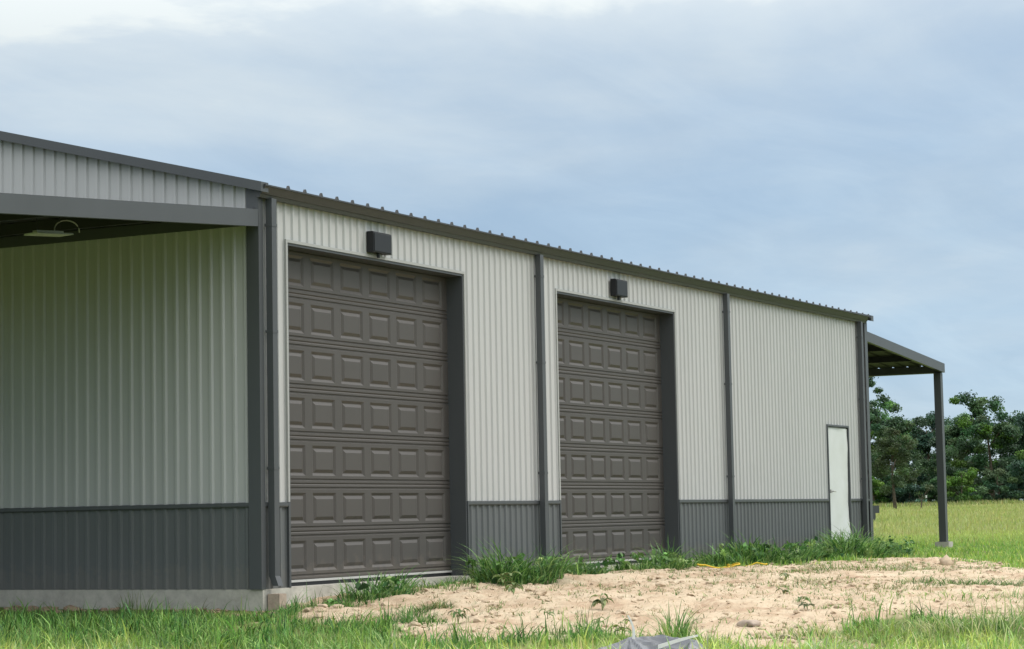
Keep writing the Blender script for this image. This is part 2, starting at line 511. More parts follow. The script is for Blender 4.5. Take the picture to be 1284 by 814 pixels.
# roof (two ribbed slopes), gutter, rake trims
def roof_slope(y_e, y_r, name):
    mb = MB(); pts = []
    u = WX0 - .10
    k = 0
    us = [(WX0 - .10, 0)]
    x = 0.446
    while x < WX1 + .08:
        us += [(x - .034, 0), (x - .018, .018), (x + .018, .018), (x + .034, 0)]; x += .3175
    us.append((WX1 + .10, 0))
    z_e, z_r = 4.083, 4.083 + SLOPE * abs(y_r - y_e)
    for (a, ha), (b, hb) in zip(us[:-1], us[1:]):
        mb.quad((a, y_e, z_e + ha), (b, y_e, z_e + hb), (b, y_r, z_r + hb), (a, y_r, z_r + ha))
    # rib closures at the eave
    for i in range(1, len(us) - 1, 4):
        mb.quad(*[(us[i + j][0], y_e + .004, z_e + us[i + j][1]) for j in range(4)])
    o = mb.build(name, M_ROOF, B)
    if y_e < 0:                                # upturned rib ends standing above the gutter lip
        me = MB().prism([(-.026, .0), (-.007, .036), (.007, .036), (.026, .0)], -.158, -.135, lambda u, w, t: (u, t, 4.112 + w)).mesh('rib_end', M_GUTTER)
        x = 0.446
        while x < WX1 - .1:
            link('rib_end', me, o, (x, 0, 0)); x += .3175
    return o


roof_slope(-.13, 6.2, 'roof_sheet'); roof_slope(12.53, 6.2, 'roof_sheet')
MB().prism([(6.0, 5.665), (6.2, 5.715), (6.4, 5.665), (6.4, 5.68), (6.2, 5.735), (6.0, 5.68)], WX0 - .1, WX1 + .1, lambda u, w, t: (t, u, w)).build('ridge_cap', M_TRIM, B)
gp = [(-.036, 3.985), (-.085, 3.985), (-.098, 4.018), (-.108, 4.024), (-.150, 4.095), (-.162, 4.098), (-.162, 4.113), (-.145, 4.113), (-.138, 4.10), (-.09, 4.03), (-.05, 4.03), (-.045, 4.112), (-.036, 4.112)]
g = MB().prism(gp, 0.01, 19.20, lambda u, w, t: (t, u, w)).build('gutter', M_GUTTER, B)
for x0 in (0.004, 19.201):
    MB().prism([(-.036, 3.983), (-.086, 3.983), (-.10, 4.016), (-.11, 4.022), (-.164, 4.097), (-.164, 4.115), (-.036, 4.115)], x0, x0 + .006, lambda u, w, t: (t, u, w)).build('end_cap', M_GUTTER, g)
m = MB(); x = 0.8
while x < 19:
    m.box(x, x + .025, -.15, -.04, 4.113, 4.117); x += .635
mo = m.build('hanger', M_GUTTER, g)


def rake_trim(x0, x1, sgn):
    mb = MB()
    for (ya, yb) in ((-.14, 6.2), (12.54, 6.2)):
        za, zb = 4.135, 4.135 + SLOPE * abs(yb - ya)
        n = len(mb.v)
        mb.v += [(x0, ya, za - .10), (x1, ya, za - .10), (x1, ya, za), (x0, ya, za), (x0, yb, zb - .10), (x1, yb, zb - .10), (x1, yb, zb), (x0, yb, zb)]
        mb.f += [tuple(n + i for i in q) for q in ((0, 3, 2, 1), (4, 5, 6, 7), (0, 1, 5, 4), (1, 2, 6, 5), (2, 3, 7, 6), (3, 0, 4, 7))]
    return mb.build('rake_trim', M_TRIM, B)


rake_trim(-.045, WX0 - .001, -1); rake_trim(WX1 + .001, WX1 + .125, 1)

# downspouts: square tube with a back-kick at the foot and straps
def downspout(x0, zlow, boot):
    mb = MB()
    mb.box(x0, x0 + .088, -.122, -.045, zlow + .1, 3.99)
    n = len(mb.v)
    mb.v += [(x0 + .0005, -.1215, zlow + .1), (x0 + .0875, -.1215, zlow + .1), (x0 + .0875, -.0455, zlow + .1), (x0 + .0005, -.0455, zlow + .1),
             (x0 + .0005, -.16, zlow), (x0 + .0875, -.16, zlow), (x0 + .0875, -.09, zlow), (x0 + .0005, -.09, zlow)]
    mb.f += [tuple(n + i for i in q) for q in ((0, 1, 5, 4), (1, 2, 6, 5), (2, 3, 7, 6), (3, 0, 4, 7), (4, 5, 6, 7))]
    o = mb.build('downspout', M_TRIM, B)
    for z in (1.2, 2.6, 3.7):
        MB().box(x0 - .004, x0 + .092, -.126, -.034, z, z + .03).build('strap', M_TRIM, o)
    if boot:
        MB().box(x0 - .03, x0 + .10, -.19, -.05, -.40, -.06).build('drain_boot', M_ROCK, o)
    return o


downspout(0.173, 0.02, True); downspout(6.285, -.02, False); downspout(12.575, -.02, False); downspout(18.83, -.02, False)


# overhead doors
DY = 0.19
def door_section_mesh(w):
    """one embossed section, x 0..w, z 0..h, facing -Y, with holes for its raised panels"""
    h = .507
    prof = [(0, .010), (.012, 0), (.030, 0), (.038, .011), (.050, .011), (.058, 0), (.088, 0), (.412, 0), (.448, 0), (.456, .011), (.468, .011), (.476, 0), (.495, 0), (.507, .010)]
    xs = [0]; holes = []
    for i in range(6):
        a = .175 + .604 * i
        xs += [a, a + .468]; holes.append((a, a + .468))
    xs.append(w)
    mb = MB()
    for (za, ya), (zb, yb) in zip(prof[:-1], prof[1:]):
        for a, b in zip(xs[:-1], xs[1:]):
            if abs(za - .088) < 1e-6 and any(abs(a - q) < 1e-6 for q, _ in holes): continue
            mb.quad((a, ya, za), (b, ya, za), (b, yb, zb), (a, yb, zb))
    return mb.mesh('door_section', M_DOOR), [q for q, _ in holes]


def raised_panel_mesh():
    W, H = .468, .324
    rings = [(0, 0), (.028, .016), (.034, .016), (.068, -.001)]
    mb = MB()
    for (i, yi), (j, yj) in zip(rings[:-1], rings[1:]):
        A = [(i, yi, i), (W - i, yi, i), (W - i, yi, H - i), (i, yi, H - i)]
        Bq = [(j, yj, j), (W - j, yj, j), (W - j, yj, H - j), (j, yj, H - j)]
        for k in range(4):
            l = (k + 1) % 4
            mb.quad(A[k], A[l], Bq[l], Bq[k])
    j, yj = rings[-1]
    mb.quad((j, yj, j), (W - j, yj, j), (W - j, yj, H - j), (j, yj, H - j))
    return mb.mesh('raised_panel', M_DOOR)


SEC, PX = door_section_mesh(3.81)
RP = raised_panel_mesh()


def face_out(me):
    # normals towards -Y
    bm = bmesh.new(); bm.from_mesh(me)
    for f in bm.faces:
        if f.normal.y > 0: f.normal_flip()
    bm.to_mesh(me); bm.free()


face_out(SEC); face_out(RP)


def overhead_door(x0, x1):
    # the opening's dark lining and the door frame as the part's own mesh
    mb = MB()
    mb.box(x0 - .006, x0 + .02, -.024, DY + .06, -.012, DTOP)
    mb.box(x1 - .02, x1 + .006, -.024, DY + .06, -.012, DTOP)
    mb.box(x0 + .02, x1 - .02, -.024, DY + .06, DTOP - .02, DTOP + .006)
    mb.box(x0 + .02, x1 - .02, DY + .062, DY + .09, 0, DTOP - .02)
    o = mb.build('overhead_door', M_TRIM, B)
    for k in range(7):
        s = link('door_section', SEC, o, (x0, DY, .05 + .507 * k))
        for p in PX:
            link('raised_panel', RP, o, (x0 + p, DY, .05 + .507 * k + .088))
    MB().box(x0 + .021, x1 - .021, DY - .012, DY + .03, .028, .052).build('bottom_rail', M_ALU, o)
    MB().box(x0 + .021, x1 - .021, DY + .0, DY + .025, -.011, .027).build('bottom_seal', M_BLACK, o)
    # pale casing round the opening, proud of the ribs
    fr = MB()
    fr.box(x0 - .038, x0 - .007, -.037, -.001, ZW1 + .001, DTOP + .038)
    fr.box(x1 + .007, x1 + .030, -.037, -.001, ZW1 + .001, DTOP + .038)
    fr.box(x0 - .007, x1 + .007, -.037, -.001, DTOP + .007, DTOP + .038)
    fr.build('casing', M_PALE, o)
    MB().box(x0 - .038, x0 - .007, -.0395, -.001, -.012, ZW1).build('lower_casing', M_TRIM, o)
    MB().box(x1 + .007, x1 + .030, -.0395, -.001, -.012, ZW1).build('lower_casing', M_TRIM, o)
    return o


overhead_door(*D1); overhead_door(*D2)

# entry door: dark frame, white slab still under a loose protective film, lever handle
fr = MB()
fr.box(ED[0] - .024, ED[0] + .006, -.045, .06, -.012, EDTOP + .024)
fr.box(ED[1] - .006, ED[1] + .024, -.045, .06, -.012, EDTOP + .024)
fr.box(ED[0] + .006, ED[1] - .006, -.045, .06, EDTOP - .006, EDTOP + .024)
edoor = MB().box(ED[0] + .013, ED[1] - .013, .0, .04, -.005, EDTOP - .013).build('entry_door', M_WHITE, B)
fr.build('door_frame', M_TRIM, edoor)
mb = MB(); nx_, nz_ = 14, 30
for i in range(nx_ + 1):
    for k in range(nz_ + 1):
        u, w = i / nx_, k / nz_
        x = ED[0] + .02 + u * (ED[1] - ED[0] - .04)
        zb = -.01 + .07 * abs(float(vnoise(np.array(u * 7.), np.array(3.3))))
        z = zb + w * (EDTOP - .03 - zb)
        y = -.016 - .030 * float(fbm(np.array(u * 2.2), np.array(w * 3.), 3)) - .020 * float(fbm(np.array(u * 5. + w * 4), np.array(w * 1.5 + 8), 3)) - .02 * (1 - w) ** 3
        mb.v.append((x, min(y, -.004), z))
for i in range(nx_):
    for k in range(nz_):
        q = i * (nz_ + 1) + k
        mb.f.append((q, q + nz_ + 1, q + nz_ + 2, q + 1))
mb.build('protective_film', M_FILM, edoor, True)
hd = MB(); hd.box(ED[0] + .045, ED[0] + .105, -.052, -.006, .965, 1.025); hd.tube([(ED[0] + .075, -.05, .995), (ED[0] + .075, -.085, .995)], .011, 8)
hd.tube([(ED[0] + .068, -.083, .995), (ED[0] + .19, -.083, .99)], .011, 8)
hd.build('lever_handle', M_ALU, edoor)


# side canopies
def canopy(side, length, ztop, slope, y0, y1, posts):
    xw = WX0 - .03 if side < 0 else WX1 + .03
    X = lambda s: xw + side * s
    zt = lambda s: ztop - slope * s
    # ribbed roof sheet, ribs running down the slope
    us = [(y0 + .02, 0)]
    y = y0 + .11
    while y < y1 - .06:
        us += [(y - .04, 0), (y - .02, .03), (y + .02, .03), (y + .04, 0)]; y += .297
    us.append((y1 - .02, 0))
    mb = MB()
    for (a, ha), (b, hb) in zip(us[:-1], us[1:]):
        mb.quad((X(.02), a, zt(.02) - .045 + ha), (X(.02), b, zt(.02) - .045 + hb), (X(length - .02), b, zt(length) - .045 + hb), (X(length - .02), a, zt(length) - .045 + ha))
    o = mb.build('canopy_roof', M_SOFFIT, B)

    def beam(name, s0, s1, ya, yb, d0, d1, mat=M_TRIM):
        b = MB(); n = 0
        b.v = [(X(s0), ya, zt(s0) - d1), (X(s1), ya, zt(s1) - d1), (X(s1), yb, zt(s1) - d1), (X(s0), yb, zt(s0) - d1),
               (X(s0), ya, zt(s0) - d0), (X(s1), ya, zt(s1) - d0), (X(s1), yb, zt(s1) - d0), (X(s0), yb, zt(s0) - d0)]
        b.f = [(0, 3, 2, 1), (4, 5, 6, 7), (0, 1, 5, 4), (1, 2, 6, 5), (2, 3, 7, 6), (3, 0, 4, 7)]
        return b.build(name, mat, o)
    beam('rake_beam', .03, length, y0 - .04, y0 + .02, 0, .178)
    beam('rake_beam', .03, length, y1 - .02, y1 + .04, 0, .178)
    beam('eave_beam', length - .10, length - .001, y0 + .021, y1 - .021, .048, .19)
    if side < 0: beam('eave_light_stop', length, length + .03, y0 + .021, y1 - .021, -.004, .192)  # added to block light leaking in at the open rib ends
    beam('wall_light_stop', -.027, .035, y0 + .021, y1 - .021, -.02, .047)  # added to block light leaking in between roof ribs and wall
    beam('ledger', .0, .06, y0 + .021, y1 - .021, .048, .16)
    for s in [1.5 + 1.55 * k for k in range(int((length - 1.6) / 1.55))]:
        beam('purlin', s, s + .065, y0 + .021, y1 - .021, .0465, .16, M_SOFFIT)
    for yp in posts:
        p = MB(); xa, xb = sorted((X(length - .15), X(length)))
        p.box(xa + .002, xb - .002, yp, yp + .14, -.0, zt(length) - .19)
        po = p.build('post', M_TRIM, o)
        zg = float(base_h(X(length), yp))
        MB().box(xa - .07, xb + .07, yp - .07, yp + .21, zg - .4, .012 if side > 0 else zg + .06).build('footing', M_CONC, po)
        q = MB(); q.box(xa - .02, xb + .02, yp - .02, yp + .16, .0121 if side > 0 else zg + .0601, .022 if side > 0 else zg + .07); q.build('base_plate', M_TRIM, po)
    return o, X, zt


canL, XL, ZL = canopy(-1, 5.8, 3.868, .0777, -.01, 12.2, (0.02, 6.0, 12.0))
canR, XR, ZR = canopy(1, 4.80, 3.868, .0715, .02, 12.2, (0.03, 6.0, 12.0))
# pale discs stand in for daylight through the rib openings, right-hand canopy
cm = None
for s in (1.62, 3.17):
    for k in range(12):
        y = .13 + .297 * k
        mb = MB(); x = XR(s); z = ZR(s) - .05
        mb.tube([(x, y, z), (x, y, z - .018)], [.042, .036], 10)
        mb.build('rib_daylight', M_ALU, canR)

# ------------------------------------------------------------------ fittings on the walls
def wall_light(x0, x1, z0, label):
    t = thing('wall_light', label, 'wall light', ((x0 + x1) / 2, -.022, z0), 'black box lights above the overhead doors')
    w = (x1 - x0) / 2
    b = MB().prism([(-.095, .0), (-.006, .0), (-.006, .235), (-.075, .235), (-.095, .225)], -w, w, lambda u, q, s: (s, u, q)).build('housing', M_BLACK, t)
    bevel(b, .004)
    c = MB().box(-w + .015, w - .015, -.103, -.0955, .012, .215).build('cover', M_BLACK, t); bevel(c, .003)
    MB().box(-w * .5, w * .5, -.0055, .0005, .03, .2).build('back_plate', M_BLACK, t)
    s = MB(); s.tube([(-.02, -.05, .001), (-.02, -.05, -.05)], [.022, .02], 8); s.build('photocell', M_BLACK, t)
    return t


wall_light(2.195, 2.595, 3.63, 'black box light above the left overhead door, nearer the corner')
wall_light(8.575, 8.945, 3.645, 'black box light above the right overhead door, under the gutter middle')

# strip light below the left canopy
t = thing('strip_light', 'pale flat strip light with looped cable under left canopy', 'strip light', (-2.49, .6, 3.385))
t.rotation_euler = (0.0, -.05, -.25); t.scale = (.66, .66, .66)
MB().prism([(-.17, .0), (.17, .0), (.15, .022), (-.15, .022)], -.31, .31, lambda u, w, s: (s, u, w)).build('lamp_plate', M_LED, t)
MB().box(-.24, .22, -.05, .05, .0225, .06).build('driver_box', M_LED, t)
pts = []
for k in range(13):
    a = math.pi * k / 12
    pts.append((.12 + .22 * (1 - math.cos(a)), .03, .055 + .17 * math.sin(a) ** .8))
MB().tube(pts, .010, 6).build('cable', M_PALE, t, True)
for x in (-.2, .2):
    zc = (3.868 - .0777 * (2.55 - x) - .05 - 3.385) / .66
    MB().tube([(x, .0, .058), (x, .0, zc + .03)], .004, 5).build('hanger_wire', M_BLACK, t)

# ------------------------------------------------------------------ vegetation tools


def blades(name, P, H, W, az, lean, cols, mat=M_BLADE, nseg=3, parent=None):
    n = len(P)
    ts = np.linspace(0, 1, nseg + 1)
    dx, dy = np.cos(az), np.sin(az)
    tw = az + np.pi / 2 + RNG.normal(0, .5, n)
    px, py = np.cos(tw), np.sin(tw)
    lv = []
    for i, tt in enumerate(ts):
        c = np.stack([P[:, 0] + dx * lean * H * tt ** 1.8, P[:, 1] + dy * lean * H * tt ** 1.8,
                      P[:, 2] + H * (tt - np.clip(lean, 0, 1.4) * .42 * tt ** 2.4)], -1)
        if i < nseg:
            w = W * (1 - tt * .75) * (.75 if i == 0 else 1) * .5
            off = np.stack([px * w, py * w, np.zeros(n)], -1)
            lv += [c - off, c + off]
        else:
            lv.append(c)
    V = np.stack(lv, 1)
    k = V.shape[1]
    base = (np.arange(n) * k)[:, None]
    q = []
    for i in range(nseg - 1):
        q.append(np.concatenate([base + 2 * i, base + 2 * i + 1, base + 2 * i + 3, base + 2 * i + 2], 1))
    tri = np.concatenate([base + 2 * (nseg - 1), base + 2 * (nseg - 1) + 1, base + 2 * nseg], 1)
    Q = np.stack(q, 1).reshape(n, -1)
    loops = np.concatenate([Q, tri], 1).ravel()
    tot = np.tile(np.array([4] * (nseg - 1) + [3]), n)
    st = np.concatenate([[0], np.cumsum(tot)[:-1]])
    return raw(name, V.reshape(-1, 3), loops, st, tot, np.repeat(cols, k, 0), mat, parent)


def raw(name, co, loops, st, tot, cols, mat, parent=None):
    me = bpy.data.meshes.new(name)
    me.vertices.add(len(co)); me.vertices.foreach_set('co', np.ascontiguousarray(co, dtype=np.float32).ravel())
    me.loops.add(len(loops)); me.loops.foreach_set('vertex_index', loops.astype(np.int32))
    me.polygons.add(len(st)); me.polygons.foreach_set('loop_start', st.astype(np.int32)); me.polygons.foreach_set('loop_total', tot.astype(np.int32))
    me.update()
    a = me.attributes.new('col', 'FLOAT_COLOR', 'POINT')
    c4 = np.ones((len(co), 4), np.float32); c4[:, :3] = cols
    a.data.foreach_set('color', c4.ravel())
    me.materials.append(mat)
    return link(name, me, parent)


def pick(n, palette, weights=None, jit=.18):
    pal = np.array(palette)
    i = RNG.choice(len(pal), n, p=weights)
    return np.clip(pal[i] * (1 + RNG.normal(0, jit, (n, 1))) * (1 + RNG.normal(0, .06, (n, 3))), .005, .9)


G_DARK, G_MID, G_LIT, G_YEL, G_DRY = (.055, .135, .034), (.135, .28, .066), (.27, .42, .125), (.52, .59, .17), (.62, .58, .34)


def region(x0, x1, y0, y1, n):
    return RNG.uniform(x0, x1, n), RNG.uniform(y0, y1, n)


def on_ground(x, y, dz=0.0):
    return np.stack([x, y, ground_h(x, y) + dz], -1)


# foreground lawn: everything in front of the building that is not sand
x, y = region(-9.5, 4.0, -12, 6.5, 300000)
# keep the band the photograph could plausibly see from near its own standpoint
dist = np.hypot(x + 18.86, y + 12.81)
s = sand_mask(x, y)
clump = fbm(x * 2.6, y * 2.6, 4, .65)
keep = (dist > 11.5) & ~((x > WX0 - .03) & (y > -.05)) & (RNG.random(len(x)) > s * 1.04) & (clump * 1.5 + RNG.random(len(x)) * .9 > .0)
keep &= ~((x > -.42 - .25 * vnoise(y * 2.3, y * 0 + 5)) & (x < .1) & (y > -.15))          # bare soil strip along the foundation
keep &= RNG.random(len(x)) < np.where(s > .15, .30, np.clip(1.25 - (dist - 14) / 26, .55, 1))
x, y, s, clump, dist = x[keep], y[keep], s[keep], clump[keep], dist[keep]
n = len(x)
depth_ = .886 * (x + 18.86) + .464 * (y + 12.81)
yel = np.clip((19.0 - depth_) / 2.4 - .02 + .35 * smooth(-2.5, -6, y) + fbm(x * .8, y * .8, 3) * 1.1, 0, 1)      # drier, yellower turf towards the photographer
cols = pick(n, [G_DARK, G_MID, G_LIT], [.30, .42, .28], .28) * (1 - yel[:, None]) + pick(n, [G_LIT, G_YEL, (.44, .56, .15), G_DRY], [.20, .42, .24, .14], .2) * yel[:, None]
kind_ = fbm(x * 3.1 + 11, y * 3.1, 2)[:, None]                                     # patches of a bluer, darker grass kind
cols = np.where(kind_ > .12, cols * np.array([.62, .78, .85]), cols)
H = RNG.gamma(3.2, .034, n) * (1 + 1.7 * np.clip(clump, -.5, .7)) * np.where(s > .1, .75, 1.0)
H = np.clip(H * .80, .02, .34) * np.where((x > -1.0) & (y > -.3), .62, 1.0)
o = blades('lawn_grass', on_ground(x, y, -.01), H, RNG.gamma(5, .0021, n).clip(.004, .024), RNG.uniform(0, 6.28, n), RNG.gamma(2.2, .33, n).clip(.1, 1.9), cols); o['kind'] = 'stuff'

# shorter bright turf on the far right, round the post
x, y = region(8, 46, -12, 6, 260000)
s = sand_mask(x, y)
ang = (y + 12.81) / (x + 18.86)
keep = (RNG.random(len(x)) > s * 1.05) & ~((x < WX1 + .05) & (y > -.05)) & (ang < .52) & (ang > .10)
keep &= RNG.random(len(x)) < .75
x, y = x[keep], y[keep]; n = len(x)
cols = pick(n, [G_MID, G_LIT, (.24, .40, .06), G_YEL], [.25, .35, .28, .12])
far = smooth(24, 44, x)[:, None]
cols = cols * (1 - far * .6) + pick(n, [G_YEL, (.27, .31, .09), G_DRY], [.5, .3, .2]) * far * .6
H = np.clip(RNG.gamma(6, .0135, n), .03, .2) * np.where(np.hypot(x - 23.2, y + .6) < 1.5, .45, 1)
o = blades('turf_grass', on_ground(x, y, -.01), H, RNG.uniform(.010, .022, n), RNG.uniform(0, 6.28, n), RNG.uniform(.1, .8, n), cols, nseg=2); o['kind'] = 'stuff'

# hay field behind, out to the trees
r = 42 + (172 - 42) * RNG.random(150000) ** .8
a = RNG.uniform(.18, .62, len(r))
x = -18.86 + r * np.cos(np.arctan(a)); y = -12.81 + r * np.sin(np.arctan(a))
keep = (x > 25.5) | (y > 13) & (x > 20)
x, y, r = x[keep], y[keep], r[keep]; n = len(x)
patch = fbm(x * .12, y * .12, 4, .6)
tint = np.clip(.5 + patch * .9, 0, 1)[:, None]
cols = pick(n, [(0.207, 0.299, 0.078), (0.265, 0.333, 0.092)], None) * (1 - tint) + pick(n, [(0.356, 0.380, 0.144), (0.425, 0.425, 0.190), (0.506, 0.448, 0.241)], [.45, .35, .2]) * tint
H = np.clip(RNG.gamma(7, .026, n), .06, .45) * (.5 + .7 * np.clip(patch + .5, 0, 1))
o = blades('field_grass', on_ground(x, y, -.02), H, RNG.uniform(.02, .05, n) * (r / 80), RNG.uniform(0, 6.28, n), RNG.uniform(.05, .6, n), cols, nseg=2); o['kind'] = 'stuff'
# taller pale fringe in front of the trees
x = RNG.uniform(148, 162, 16000); a = RNG.uniform(.2, .5, len(x)); y = -12.81 + a * (x + 18.86)
n = len(x)
o = blades('tall_field_grass', on_ground(x, y), RNG.uniform(.2, .5, n) * (.6 + .8 * (vnoise(x * .4, y * .4) + .5)), RNG.uniform(.05, .12, n), RNG.uniform(0, 6.28, n), RNG.uniform(.05, .6, n),
           pick(n, [(.24, .27, .10), (.32, .31, .15), (.16, .22, .06)]), nseg=2); o['kind'] = 'stuff'


def leafcloud(name, centers, radii, per, size, pal, parent, up=.35, jit=.22):
    if size > .15 and name != 'weed_leaves': per, size = int(per * 3.2), size * .54
    n = len(centers) * per
    ci = np.repeat(np.arange(len(centers)), per)
    per = per; d = RNG.normal(0, 1, (n, 3)); d /= np.linalg.norm(d, axis=1)[:, None]
    rr = np.where(RNG.random(n) < .55, RNG.random(n) ** .45, np.abs(RNG.normal(0, .58, n)).clip(0, 1.3))
    P = centers[ci] + d * (rr * radii[ci])[:, None] * np.array([1, 1, .66])
    nrm = RNG.normal(0, 1, (n, 3)) + d * .7 + np.array([0, 0, up]); nrm /= np.linalg.norm(nrm, axis=1)[:, None]
    t1 = np.cross(nrm, RNG.normal(0, 1, (n, 3))); t1 /= np.linalg.norm(t1, axis=1)[:, None]; t2 = np.cross(nrm, t1)
    s = (size * RNG.uniform(.5, 1.4, n))[:, None]
    # a bent four-cornered leaf spray with a pointed end
    V = np.stack([P - t1 * s * .5, P + t2 * s * .36 + nrm * s * .10, P + t1 * s * .62, P - t2 * s * .36 + nrm * s * .10], 1)
    loops = np.arange(n * 4)
    pc = pick(len(centers), pal, None, .2)
    cols = np.clip(pc[ci] * (1 + RNG.normal(0, jit, (n, 1))), .004, .8)
    return raw(name, V.reshape(-1, 3), loops, np.arange(0, n * 4, 4), np.full(n, 4), np.repeat(cols, 4, 0), M_LEAF, parent)


def tussock(label, cx, cy, rx, ry, n, h, pal, w=.014, name='grass_clump', cat='grass clump', group=None, lean=(.3, 1.2), rot=0.0, leafy=0):
    t = RNG.uniform(0, 6.28, n); q = np.sqrt(RNG.random(n))
    lx, ly = q * rx * np.cos(t), q * ry * np.sin(t)
    X_, Y_ = cx + lx * math.cos(rot) - ly * math.sin(rot), cy + lx * math.sin(rot) + ly * math.cos(rot)
    ok = ~((Y_ > -.06) & (X_ > WX0 - .06)); X_, Y_, q, t = X_[ok], Y_[ok], q[ok], t[ok]
    k = len(X_)
    Hh = h * RNG.uniform(.4, 1.15, k) * (1 - .5 * q ** 3) * (.35 + 1.7 * np.clip(fbm(X_ * 1.7, Y_ * 1.7 + 3, 3) + .35, 0, .9))
    az = np.where(RNG.random(k) < .6, t + RNG.normal(0, .6, k), RNG.uniform(0, 6.28, k))
    # keep blades from leaning into the wall
    az = np.where((Y_ > -.35) & (np.sin(az) > 0) & (X_ > 0), -az, az)
    z0 = float(ground_h(np.array([cx]), np.array([cy]))[0])
    P = on_ground(X_, Y_, -.01) - np.array([cx, cy, z0])
    o = blades(name, P, Hh, RNG.uniform(.6, 1.3, k) * w, az, RNG.uniform(*lean, k), pick(k, pal), nseg=4)
    o.location = (cx, cy, z0)
    if leafy:                                  # broad weed leaves among the blades
        m_ = leafy // 16; ii = RNG.choice(k, m_)
        ctr = P[ii] + np.stack([RNG.normal(0, .05, m_), RNG.normal(0, .05, m_), RNG.uniform(.06, .62, m_) * h], -1)
        ctr[:, 1] = np.minimum(ctr[:, 1], -.16 - cy)
        lf = leafcloud('weed_leaves', ctr, RNG.uniform(.05, .12, m_), 10, .068, PAL_T + [(.12, .23, .075)], o)
    return tag(o, label, cat, group)


PAL_T = [(.045, .120, .038), (.085, .195, .056), (.145, .275, .080), (.25, .37, .15)]
GC = 'grass clumps along the front wall'
tussock('bushy dark green grass clump before left half of first door', 1.2, -.62, .85, .30, 560, .36, PAL_T, w=.018, group=GC, lean=(.3, 1.6), leafy=160)
tussock('thin pale grass clump before right half of first door', 2.75, -.60, .7, .28, 210, .24, PAL_T + [(.26, .29, .12)], w=.011, group=GC)
tussock('tall dense dark grass clump against wainscot between the doors', 4.35, -.72, .8, .45, 900, .47, PAL_T, w=.022, group=GC, lean=(.3, 1.6), leafy=420)
tussock('grass clump at foot of the downspout left of second door', 6.1, -.55, .95, .36, 440, .34, PAL_T, w=.020, group=GC, lean=(.3, 1.6), leafy=260)
tussock('rounded green grass clump before right half of second door', 8.5, -.66, 1.05, .36, 760, .38, PAL_T, w=.020, group=GC, lean=(.3, 1.6), leafy=320)
tussock('long tall weed bed at foot of wall beyond second door', 12.3, -.72, 2.2, .55, 2300, .46, PAL_T, w=.024, group=GC, lean=(.3, 1.6), leafy=900)
tussock('long tall weed bed running past the white door to corner', 15.9, -.85, 2.5, .6, 2700, .46, PAL_T, w=.024, group=GC, lean=(.3, 1.6), leafy=1100)
tussock('tall spindly weed tuft leaning on left foundation, taller one', -.62, 1.02, .16, .22, 95, .46, [(.055, .12, .035), (.09, .17, .05), (.16, .20, .08)], w=.010, lean=(.05, .6), group='tufts at the left foundation')
tussock('short thin dark weed tuft by left foundation near corner', -.45, .45, .08, .12, 26, .34, [(.07, .11, .04), (.10, .13, .05)], w=.009, lean=(.1, .9), group='tufts at the left foundation')
DRY = [(.17, .18, .09), (.24, .24, .12), (.33, .30, .17)]
GS = 'wilted grass tufts on the sand'
tussock('brownish wilted grass tuft on sand below the first door', .13, -2.0, .34, .16, 260, .24, DRY + PAL_T[:2], w=.010, lean=(.7, 1.6), group=GS)
tussock('collapsed grey green tuft on sand near bottom right grass', -1.05, -6.12, .17, .10, 120, .22, DRY + PAL_T[:1], w=.016, lean=(.9, 1.8), group=GS)
tussock('low grass mat spread on sand before the white door', 9.04, -3.85, 1.7, .45, 1300, .15, DRY + PAL_T[1:3], w=.010, lean=(.8, 1.8), group=GS, rot=-.9)
tussock('low dark grass mat at sand edge, far right', 6.0, -5.8, 1.0, .3, 600, .15, PAL_T[:3] + DRY[:1], w=.010, lean=(.8, 1.8), group=GS, rot=-1.1)
tussock('thin flat grass streak in middle of sand, right part', 4.4, -5.3, .8, .16, 260, .10, DRY, w=.009, lean=(.9, 1.8), group=GS, rot=-1.1)
tussock('small pale tuft on sand below tall weed bed', 6.0, -3.9, .6, .2, 240, .12, DRY, w=.009, lean=(.8, 1.7), group=GS, rot=-1.1)
tussock('upper grass streak near far sand edge, beside post footing', 10.6, -4.75, 1.1, .2, 320, .13, DRY + PAL_T[:1], w=.010, lean=(.8, 1.7), group=GS, rot=-1.0)
PY = [(.30, .37, .15), (.44, .47, .23), (.56, .53, .33), (.20, .31, .09), (.10, .19, .055)]
GF = 'grass clumps along the near sand edge'
tussock('seedy yellowish grass clump at bottom right corner', -.3, -7.15, 1.1, .5, 1300, .34, PY, w=.009, lean=(.2, 1.0), group=GF, rot=-1.15)
tussock('mixed green and pale weeds on near sand edge, right', -.65, -6.4, .85, .3, 650, .22, PY + PAL_T[1:3], w=.010, lean=(.3, 1.2), group=GF, rot=-1.1)
tussock('straggly green weeds creeping onto sand at right edge', 3.3, -6.6, 1.3, .45, 420, .16, PY[:2] + PAL_T[1:], w=.010, lean=(.4, 1.6), group=GF, rot=-1.0)
tussock('sparse low green patch on sand right of flat stone', 1.5, -5.9, .8, .3, 200, .12, PAL_T + PY[:1], w=.010, lean=(.5, 1.7), group=GF, rot=-1.1)
tussock('dark green grass tongue on sand edge below left door', -.6, -2.2, .55, .3, 420, .17, PAL_T[:3], w=.010, lean=(.3, 1.3), group=GF, rot=.8)
tussock('leafy bright green tuft behind the grey plastic sheet', -1.6, -5.3, .2, .12, 150, .24, PAL_T[1:], w=.013, lean=(.2, .9), group=GF)


